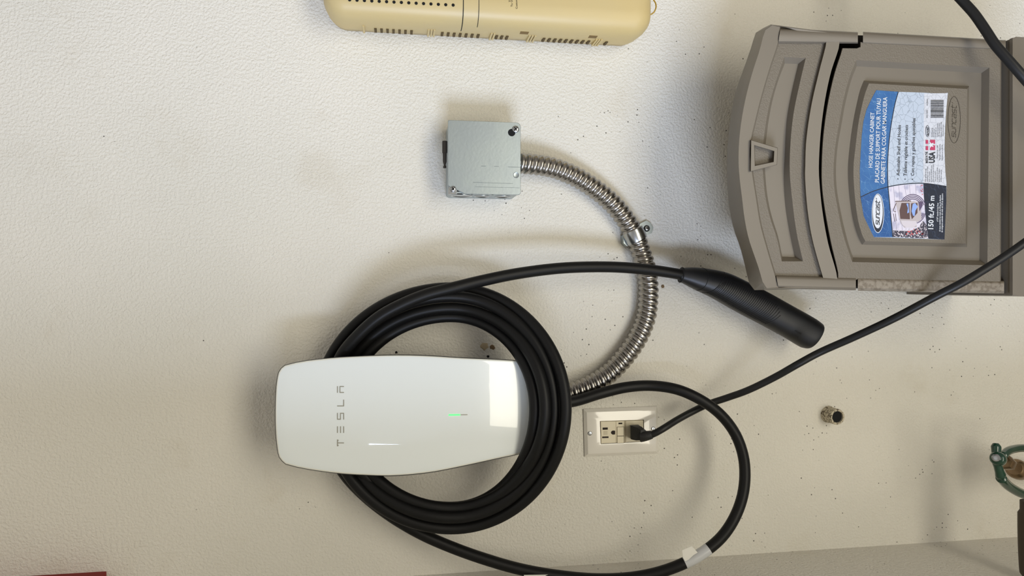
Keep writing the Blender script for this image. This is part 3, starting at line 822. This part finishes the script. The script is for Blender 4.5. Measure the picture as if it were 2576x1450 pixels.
# sheet coloured dark for the shade in lid-door gap and recess strip; base
bm = bmesh.new(); prism(bm, [(2050, 100), (2130, 88), (2200, 90), (2560, 112), (2560, 728), (2200, 726), (2130, 725), (2050, 712)], .12, .155); link('gap_shade_sheet', bm, M_gap, cb)
bm = bmesh.new(); prism(bm, [(2110, 120), (2540, 135), (2540, 700), (2110, 690)], .0, .15); bevel(bm, .004, 2); link('back_shell', bm, M_beige, cb)
bm = bmesh.new()
B0 = [(2546, 96), (2562, 92.5), (2680, 98), (2680, 748), (2560, 744), (2507, 744), (2507, 740), (2546, 738)]
B0 = [(2546, 97), (2556, 92.5), (2680, 98), (2680, 748), (2546, 744)]
prism(bm, B0, .0, FD); bevel(bm, .0015, 2)
bs = link('base', bm, M_beige, cb, smooth=30)
bm = bmesh.new(); prism(bm, [(2547.5, 95), (2561, 94), (2561, 743), (2547.5, 742)], FD-.002, FD+.003); bevel(bm, .0012, 2); link('base_lip', bm, M_beige, bs, smooth=30)
bm = bmesh.new()
for y in range(104, 132, 8): prism(bm, [(2531, y), (2546, y-3), (2546, y-.5), (2531, y+2.5)], .165, .176)
link('hinge_rib', bm, M_beige, bs)

# embossed oval and letters on the door
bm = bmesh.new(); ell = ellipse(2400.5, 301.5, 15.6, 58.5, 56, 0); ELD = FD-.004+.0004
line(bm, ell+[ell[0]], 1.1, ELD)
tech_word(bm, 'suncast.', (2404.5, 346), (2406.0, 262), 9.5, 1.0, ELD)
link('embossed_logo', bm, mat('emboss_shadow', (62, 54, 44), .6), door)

# ---- sticker
SD = FD-.004+.0003
stk_out = [(2204.5, 227), (2230, 229), (2260, 231), (2320, 233), (2370, 236), (2384.5, 233.5), (2381, 270), (2377.6, 320), (2376, 375.5), (2378, 430), (2381, 461), (2380.6, 506), (2378, 560), (2376, 603), (2290, 600), (2198.6, 597),
           (2186, 571.5), (2173, 544), (2168, 515), (2164, 476), (2163, 430), (2165, 389), (2168, 341), (2172, 306.5), (2180, 276), (2194, 246)]
bm = bmesh.new(); prism(bm, stk_out, SD-.0003, SD)
def crackle(m):
    nt = m.node_tree; b = nt.nodes['Principled BSDF']; L = nt.links.new
    tc = nt.nodes.new('ShaderNodeTexCoord'); v = nt.nodes.new('ShaderNodeTexVoronoi'); v.feature = 'DISTANCE_TO_EDGE'; v.inputs['Scale'].default_value = 125
    n = nt.nodes.new('ShaderNodeTexNoise'); n.inputs['Scale'].default_value = 60
    mx = nt.nodes.new('ShaderNodeMix'); mx.data_type = 'VECTOR'; mx.inputs[0].default_value = .012
    L(tc.outputs['Object'], n.inputs['Vector']); L(tc.outputs['Object'], mx.inputs[4]); L(n.outputs['Color'], mx.inputs[5]); L(mx.outputs[1], v.inputs['Vector'])
    mr = nt.nodes.new('ShaderNodeMapRange'); mr.inputs[1].default_value = .010; mr.inputs[2].default_value = .032
    L(v.outputs['Distance'], mr.inputs[0])
    bp = nt.nodes.new('ShaderNodeBump'); bp.inputs['Distance'].default_value = .0003; bp.inputs['Strength'].default_value = .6
    L(mr.outputs[0], bp.inputs['Height']); L(bp.outputs[0], b.inputs['Normal'])
    return mr, b, nt
for m_, dk in ((M_paper, (128, 138, 150)), (M_paper2, (158, 162, 170)), (M_blue, (92, 136, 176)), (M_blue2, (84, 126, 170)), (M_navy, (52, 64, 84))):
    mr, b, nt = crackle(m_)
    mx = nt.nodes.new('ShaderNodeMix'); mx.data_type = 'RGBA'; mx.inputs[6].default_value = (*lin(dk), 1)
    src = b.inputs['Base Color'].links[0].from_socket if b.inputs['Base Color'].links else None
    if src: nt.links.new(src, mx.inputs[7])
    else: mx.inputs[7].default_value = b.inputs['Base Color'].default_value
    f = nt.nodes.new('ShaderNodeMapRange'); f.inputs[3].default_value = .35; f.inputs[4].default_value = 1; nt.links.new(mr.outputs[0], f.inputs[0])
    nt.links.new(f.outputs[0], mx.inputs[0]); nt.links.new(mx.outputs[2], b.inputs['Base Color'])
stk = link('label_sticker', bm, M_paper, door); stk['label'] = 'crackled blue and white paper label'
def layer(k): return SD+.00012*k
vline = [(2260, 231), (2253, 255.5), (2246.5, 287), (2240, 327), (2235, 375.5), (2233, 410), (2233, 445), (2234, 471)]
vline2 = [(2234, 471), (2239.5, 529), (2246, 597)]
hline = [(2165, 496), (2195.5, 482), (2233.5, 470.6), (2271, 464), (2323, 461.5), (2380.6, 469)]
bm = bmesh.new()
poly(bm, [(2204.5, 227), (2230, 229)]+vline+[(2195.5, 482), (2165, 496), (2164, 476), (2163, 430), (2165, 389), (2168, 341), (2172, 306.5), (2180, 276), (2194, 246)], layer(1))
link('blue_field', bm, M_blue, stk)
bm = bmesh.new()
poly(bm, [(2165, 496), (2195.5, 482)]+vline2+[(2198.6, 596.8), (2186, 571.5), (2173, 544), (2168, 515)], layer(1))
o = link('blue_field', bm, M_blue2, stk); o['label'] = 'deeper blue lower field'
bm = bmesh.new()
poly(bm, [(2323, 461.5), (2350, 464), (2380.6, 469), (2380.6, 506), (2378, 560), (2376, 603), (2335.5, 601), (2331, 565), (2327.5, 536), (2324, 495)], layer(1))
line(bm, vline, 2, layer(2)); line(bm, vline2, 2, layer(2)); line(bm, hline, 2, layer(2))
link('navy_field', bm, M_navy, stk)
bm = bmesh.new(); poly(bm, [(2325, 235), (2384, 234.5), (2377, 320), (2375.5, 375), (2378, 430), (2380.5, 461), (2380, 467.5), (2323, 460.5), (2322.5, 430)], layer(.6)); link('paper_strip', bm, M_paper2, stk)
# logo oval
bm = bmesh.new(); poly(bm, ellipse(2208.5, 537, 15.6, 49.5, 48), layer(2)); link('logo_oval', bm, M_white_txt, stk)
bm = bmesh.new(); poly(bm, ellipse(2208.5, 537, 14.2, 47.8, 48), layer(3)); link('logo_oval', bm, M_navy, stk)
bm = bmesh.new(); poly(bm, ellipse(2208.0, 532.5, 12.6, 42.3, 48), layer(4)); link('logo_oval', bm, M_white_txt, stk)
# picture on the label
pm = [mat('print_plank', (206, 200, 210), .5, var=(90, (168, 166, 186), .5, .66)), mat('print_seam', (150, 142, 156), .5), mat('print_taupe', (176, 166, 166), .5), mat('print_brown', (84, 62, 60), .5),
      mat('print_purple', (84, 70, 98), .5), mat('print_flower', (52, 50, 66), .5, var=(520, (206, 196, 200), .54, .60)), mat('print_rose', (206, 92, 96), .5), mat('print_sky', (132, 160, 214), .5), mat('print_pale', (198, 190, 194), .5)]
bm = bmesh.new()
poly(bm, [(2236, 471), (2271, 465.2), (2322, 463), (2324, 495), (2327.5, 536), (2331, 565), (2335, 600.5), (2247, 596), (2241, 529)], layer(1), 0)
for yy in ((2248, 468, 2256, 590), (2261, 467, 2270, 580), (2275, 466, 2280, 492), (2288, 465, 2290, 492), (2303, 464, 2305, 492)):
    line(bm, [(yy[0], yy[1]), (yy[2], yy[3])], .7, layer(2), 1)
for k in range(4):
    r = 30-k*3.0
    line(bm, [(2296+r*math.cos(t)*1.12, 528+r*math.sin(t)*1.28) for t in [math.radians(a) for a in range(196, 352, 12)]], 2.0, layer(2.2), 4)
    line(bm, [(2296+r*math.cos(t)*1.05, 532+r*math.sin(t)*1.05) for t in [math.radians(a) for a in range(10, 72, 10)]], 2.0, layer(2.2), 4)
poly(bm, [(2252, 506), (2316, 508), (2318, 552), (2306, 560), (2306, 572), (2275, 573), (2266, 562), (2262, 548)], layer(3), 2)
poly(bm, [(2268, 511), (2288, 511), (2289, 552), (2265, 551), (2263, 530)], layer(4), 3)
poly(bm, [(2292, 512), (2308, 511), (2308, 536), (2294, 552), (2291, 540)], layer(4), 3)
poly(bm, [(2280, 513), (2285, 512), (2287, 535), (2282, 537), (2284, 524)], layer(5), 7); poly(bm, [(2296, 514), (2302, 511), (2309, 520), (2303, 530), (2301, 544), (2297, 543), (2293, 532)], layer(5), 7)
poly(bm, [(2310, 508), (2322, 507), (2320, 520), (2313, 532), (2312, 520)], layer(4), 4)
line(bm, [(2252, 507), (2292, 506)], 1.6, layer(5), 3); line(bm, [(2255, 511), (2248, 531), (2254, 533)], 1.2, layer(5), 3); line(bm, [(2248, 538), (2251, 558)], 1.0, layer(5), 3); line(bm, [(2253, 538), (2255, 556)], .8, layer(5), 3)
poly(bm, [(2266, 555), (2305, 556), (2306, 566), (2298, 573), (2280, 573), (2270, 566)], layer(5), 8)
poly(bm, [(2247, 580), (2262, 581), (2290, 582), (2312, 572), (2322, 556), (2331, 566), (2335, 600.4), (2247, 596.4)], layer(3), 5)
random.seed(4)
for k in range(30):
    x = random.uniform(2277, 2324); y = random.uniform(576, 591); r = random.uniform(.9, 2.2); poly(bm, [(x+r*math.cos(t)*random.uniform(.6, 1.2), y+r*math.sin(t)) for t in [k2*math.pi/3.5 for k2 in range(7)]], layer(6), random.choice((6, 6, 8)))
for k in range(10):
    x = random.uniform(2316, 2322); y = random.uniform(465, 492); r = random.uniform(.7, 1.5); poly(bm, [(x+r*math.cos(t), y+r*math.sin(t)) for t in [k2*math.pi/3 for k2 in range(6)]], layer(6), 6)
o = link('printed_picture', bm, pm, stk); o['label'] = 'small printed picture of an open hose cabinet among flowers'
# printing
bw = bmesh.new(); bs_ = bmesh.new(); bk = bmesh.new(); lg = bmesh.new(); lg2 = bmesh.new(); fp = bmesh.new(); us = bmesh.new(); bc = bmesh.new(); T = layer(5)
text_mesh(bw, 'HOSE HANGER CABINET', (2194.5, 422), (2199.5, 283), 9.6, T, bold=.012)
text_mesh(bw, 'PLACARD DE SUPPORT POUR TUYAU', (2211, 459), (2216, 248), 10.2, T, bold=.012)
text_mesh(bw, 'GABINETE PARA COLGAR MANGUERA', (2225.5, 462.5), (2231.7, 244.5), 10.2, T, bold=.012)
text_mesh(bs_, '150 ft./45 m', (2347.5, 577), (2350.5, 493), 12.5, T, bold=.022)
text_mesh(bs_, 'of 5/8" standard vinyl hose', (2360, 558), (2361, 511), 4.2, T, shear=.2, bold=.01)
text_mesh(bs_, 'de tuyau standard en vinyle de 5/8 po de diamètre', (2366, 583), (2367, 491), 4.2, T, shear=.2, bold=.01)
text_mesh(bs_, 'de manguera estándar de vinilo de 5/8 de diámetro', (2371.5, 585), (2372.5, 487), 4.2, T, shear=.2, bold=.01)
text_mesh(bk, '•  Adjustable Shelf and Hooks', (2263, 452), (2266.5, 315.5), 8.0, T)
text_mesh(bk, '•  Tablette réglable et crochets', (2281, 452.5), (2284.5, 315), 8.0, T)
text_mesh(bk, '•  Con repisa y ganchos ajustables', (2299.5, 453), (2303, 298), 8.0, T)
text_mesh(us, 'MADE IN THE', (2334.5, 410.5), (2334, 382), 5.8, T, bold=.02)
text_mesh(us, 'USA', (2351.3, 410.5), (2352, 382.5), 14.5, T, bold=.03)
text_mesh(bc, 'HHC150XT', (2334, 297), (2334.5, 277), 3.6, T); text_mesh(bc, '0227BM01', (2334.3, 266), (2334.8, 249), 3.0, T)
tech_word(lg2, 'suncast', (2335.4, 341.5), (2335.7, 320), 3.0, .7, T)
tech_word(lg, 'suncast.', (2212, 566), (2213.2, 503), 8.2, 1.6, layer(6))
for i, (tx, y0, y1) in enumerate((('Distributed by', 345, 322), ('Distribué par', 345, 323), ('Distribuido por', 345, 320), ('Suncast Corporation,', 345, 309), ('701 North Kirk Road', 344, 310), ('Batavia, IL 60510 USA', 344, 307), ('www.suncast.com', 343, 314))):
    text_mesh(fp, tx, (2346+i*4.6, y0), (2346.5+i*4.6, y1), 3.0, T)
for i, (tx, y0, y1) in enumerate((('Made in the USA', 398, 366), ('Fabriqué aux États-Unis', 403, 363), ('Fabricado en los EE.UU.', 404, 364))):
    text_mesh(fp, tx, (2359.5+i*6.2, y0), (2360+i*6.2, y1), 3.2, T)
for i, tx in enumerate(('Hose capacity may vary', 'depending on type of hose.', 'Hose not included.', 'La capacité du dévidoir peut', 'varier selon le type de tuyau.', 'Tuyau non compris.', 'La capacidad del carrete', 'puede variar. Manguera', 'vendida por separado.')):
    text_mesh(fp, tx, (2329.5+i*4.9, 458), (2330+i*4.9, 458-len(tx)*1.5), 2.9, T)
e2 = ellipse(2333.5, 330, 4.6, 14, 30); line(lg2, e2+[e2[0]], .9, T)
# bar code
random.seed(11); y = 252.0
while y < 297:
    w = random.choice((.5, .5, .9, 1.3)); poly(bc, [(2341.5, y), (2374, y), (2374, y+w), (2341.5, y+w)], T); y += w+random.choice((.5, .7, 1.0, 1.2))
ink = mat('ink_black', (24, 30, 42), .5)
for nm, b_, m_, lb in (('headline_text', bw, M_white_txt, 'white three-line headline'), ('size_text', bs_, M_white_txt, 'white hose length print'), ('feature_text', bk, ink, 'three bulleted feature lines'),
                       ('maker_logo', lg, ink, 'dark oval logo lettering'), ('small_logo', lg2, ink, None), ('fine_print', fp, ink, None), ('origin_text', us, ink, 'bold made in the USA print'), ('bar_code', bc, ink, None)):
    o = link(nm, b_, m_, stk)
    if lb: o['label'] = lb
bm = bmesh.new()
for a in ((2329, 352.5, 2335, 362), (2340, 352, 2352.5, 362), (2329, 368, 2335, 378), (2340, 366, 2352.5, 378)): poly(bm, [(a[0], a[1]), (a[2], a[1]), (a[2], a[3]), (a[0], a[3])], layer(5))
star = [(2341.5+(9.5 if k % 2 == 0 else 3.8)*math.cos(math.pi+k*math.pi/5), 364.8+(9.5 if k % 2 == 0 else 3.8)*math.sin(math.pi+k*math.pi/5)) for k in range(10)]
link('star_emblem', bm, M_pink, stk)
bm = bmesh.new(); poly(bm, star, layer(6)); link('star_emblem', bm, M_white_txt, stk)

# ------------------------------------------------------------------ cream plastic box at the top of the picture
yb = thing('cream_box', 'aged cream plastic wall unit with vent slots and round holes, cut off by the frame', 'wall unit', P(1220, 40, 0))
zt = P(812, 20, .055).z; zb = P(1636, 20, .055).z
xs = P(1220, 61, .072).x         # the near long side
xr = xs+.30
def ybring(k, y):
    r = .030
    return rrect(xs+k, xr-k, zb+k, zt-k, max(r-k, .006), y, 8)
bm = bmesh.new()
loft(bm, [ybring(.006, 0), ybring(.002, -.02), ybring(0, -.045), ybring(.0008, -.057), ybring(.0035, -.066), ybring(.009, -.0735), ybring(.018, -.0775), ybring(.03, -.078)], cap0=True)
ys = link('shell', bm, M_cream, yb, smooth='all')
YD = .078
bm = bmesh.new()
for k in range(15): disc(bm, P(1140-k*18.6, 13-k*.95, YD)+FRONT*.0001, FRONT, .0021, 14, .0001)
link('round_holes', bm, M_hole, ys)
bm = bmesh.new()
def seam(px, w, xend):
    zz = P(px, 30, .074).z
    prof = [(xs+.05, -.0782), (xs+.018, -.0777), (xs+.009, -.0737), (xs+.0035, -.0662), (xs+.0008, -.0572), (xs, -.046), (xs+.0005, -.04)]
    pr = [p for p in prof if p[1] <= xend]
    A = [bm.verts.new((x-.0003, y-.0003, zz-w/2)) for x, y in pr]; B = [bm.verts.new((x-.0003, y-.0003, zz+w/2)) for x, y in pr]
    for i in range(len(A)-1): bm.faces.new((A[i], A[i+1], B[i+1], B[i]))
seam(1165, .0011, -.04); seam(1204, .0008, -.056)
link('seam_line', bm, M_hole, ys)
M_vent = mat('vent_shadow', (84, 68, 38), .8); M_win = mat('cream_shadow', (120, 96, 54), .7)
def side_piece(name, x, py, d, lo, hi, m):
    bm = bmesh.new(); zz = P(x, py, d).z; box(bm, (xs+lo[0], lo[1], zz+lo[2]), (xs+hi[0], hi[1], zz+hi[2])); link(name, bm, m, ys)
for x in list(range(945, 1050, 15))+list(range(1112, 1210, 15))+list(range(1248, 1282, 13))+list(range(1366, 1480, 14))+[1522]: side_piece('vent_slot', x, 90, .02, (-.0001, -.030, -.0017), (.006, -.016, .0017), M_vent)
for x in (915, 1078, 1085, 1092, 1235, 1242, 1330, 1337, 1344, 1497, 1503, 1509): side_piece('snap_rib', x, 90, .03, (-.0012, -.040, -.0013), (.004, -.014, .0013), M_cream)
for x in (1318, 1490): side_piece('snap_window', x, 85, .045, (-.0001, -.052, -.006), (.004, -.043, .006), M_win)
bm = bmesh.new()
text_mesh(bm, 'To Order Parts', (1290, 17), (1288, -32), 4.6, YD+.0004); text_mesh(bm, 'Customer Service', (1302, 22), (1300, -34), 4.6, YD+.0004); text_mesh(bm, 'Vent', (1284, 5), (1283.5, -9), 4.6, YD+.0004)
link('printed_text', bm, M_hole, ys)
bm = bmesh.new(); tube(bm, catmull([P(*q) for q in ((1632, -12, .03), (1641, -4, .03), (1649, 8, .032), (1650, 20, .034), (1644, 32, .034), (1634, 38, .03))], .002), .0010, 10)
link('yellow_wire', bm, M_wire, yb, smooth='all')

# ------------------------------------------------------------------ pipe stub in the wall
ps = thing('pipe_stub', 'short open paint-caked pipe end sticking out of the wall', 'pipe', P(2083, 1042, 0))
bm = bmesh.new(); pcn = P(2084, 1043, 0)
lathe(bm, pcn, FRONT, [(.0135, 0), (.0130, .003), (.0118, .004), (.0118, .010), (.0124, .012), (.0124, .022), (.0118, .0238), (.0092, .0240), (.0088, .021)][:9], 36)
link('pipe_wall', bm, M_pipe, ps, smooth=35)
bm = bmesh.new(); disc(bm, pcn+FRONT*.0212, FRONT, .0089, 30, .0001); link('bore', bm, M_hole, ps)

# ------------------------------------------------------------------ tap and brown pipe at the lower right of the picture
tp = thing('water_tap', 'green-handled brass hose tap at the edge of the view', 'tap', P(2580, 1180, 0))
bm = bmesh.new()
g = [P(2505, 1116, .150), P(2506, 1130, .152), P(2506, 1146, .155), P(2507, 1160, .157), P(2513, 1182, .157), P(2519, 1203, .155)]
def gs(s):
    k = [(0, .0040), (.08, .0068), (.25, .0062), (.38, .0045), (.5, .0065), (.62, .0058), (.80, .0062), (.92, .0072), (1, .0050)]
    for (a, ra), (b, rb) in zip(k, k[1:]):
        if a <= s <= b: r = ra+(rb-ra)*(s-a)/(b-a); break
    else: r = k[-1][1]
    return (r, r*.9)
tube(bm, catmull(g, .0015), .006, 20, sect=gs)
hb = P(2507, 1153, .165); ha = (P(2560, 1178, .10)-hb).normalized()
lathe(bm, hb, ha, [(.0075, 0), (.0095, .003), (.0100, .012), (.0085, .018)], 24)
tube(bm, catmull([P(2522, 1148, .135), P(2535, 1136, .125), P(2552, 1130, .115), P(2580, 1128, .105), P(2620, 1136, .10)], .003), .0058, 18)
tube(bm, catmull([P(2518, 1203, .152), P(2532, 1219, .14), P(2550, 1232, .13), P(2575, 1244, .12), P(2610, 1250, .11)], .003), .0068, 18)
link('handle', bm, M_tapgreen, tp, smooth='all')
bm = bmesh.new(); lathe(bm, hb-ha*.004, ha, [(.003, -.001), (.0052, 0), (.0055, .002), (.0055, .005)], 20); link('handle_screw', bm, M_screw, tp, smooth=40)
bm = bmesh.new(); hx = P(2534, 1165, .125); 
a = ha; o1 = a.orthogonal().normalized(); o2 = a.cross(o1)
loft(bm, [[hx+a*h+(o1*math.cos(k*math.pi/3)+o2*math.sin(k*math.pi/3))*r for k in range(6)] for h, r in ((-.01, .008), (-.006, .0105), (.010, .0105), (.012, .009))], cap0=True)
lathe(bm, P(2552, 1178, .10), a, [(.010, 0), (.0135, .004), (.0150, .012), (.0150, .03), (.012, .05)], 28)
tube(bm, catmull([P(2585, 1185, .08), P(2600, 1188, .04), P(2615, 1190, .001)], .004), .012, 20)
link('valve_body', bm, M_brass, tp, smooth=35)
bm = bmesh.new()
ct = catmull([P(2592, 1262, .16), P(2592, 1340, .16), P(2595, 1420, .16), P(2600, 1480, .16)], .004)
lim = XC+.004
ct = [p for p in ct if p.x > lim+.002]
def psec(s): return (.0150 if .14 < s < 1 else .0125,)*2
tube(bm, ct, .014, 24, sect=psec)
bk_ = link('brown_pipe', bm, M_brown, smooth=35)
tag(bk_, 'dark brown horizontal pipe beside the green tap at the picture edge', 'pipe')

# ------------------------------------------------------------------ red box corner
bm = bmesh.new()
pr = P(268, 1438, .0)
box(bm, (XC, -.045, pr.z), (pr.x, -.0003, pr.z+.5))
bevel(bm, .0015, 2)
o = link('red_box', bm, M_red, smooth=30)
tag(o, 'red painted metal box edge at the corner of the two walls', 'box')
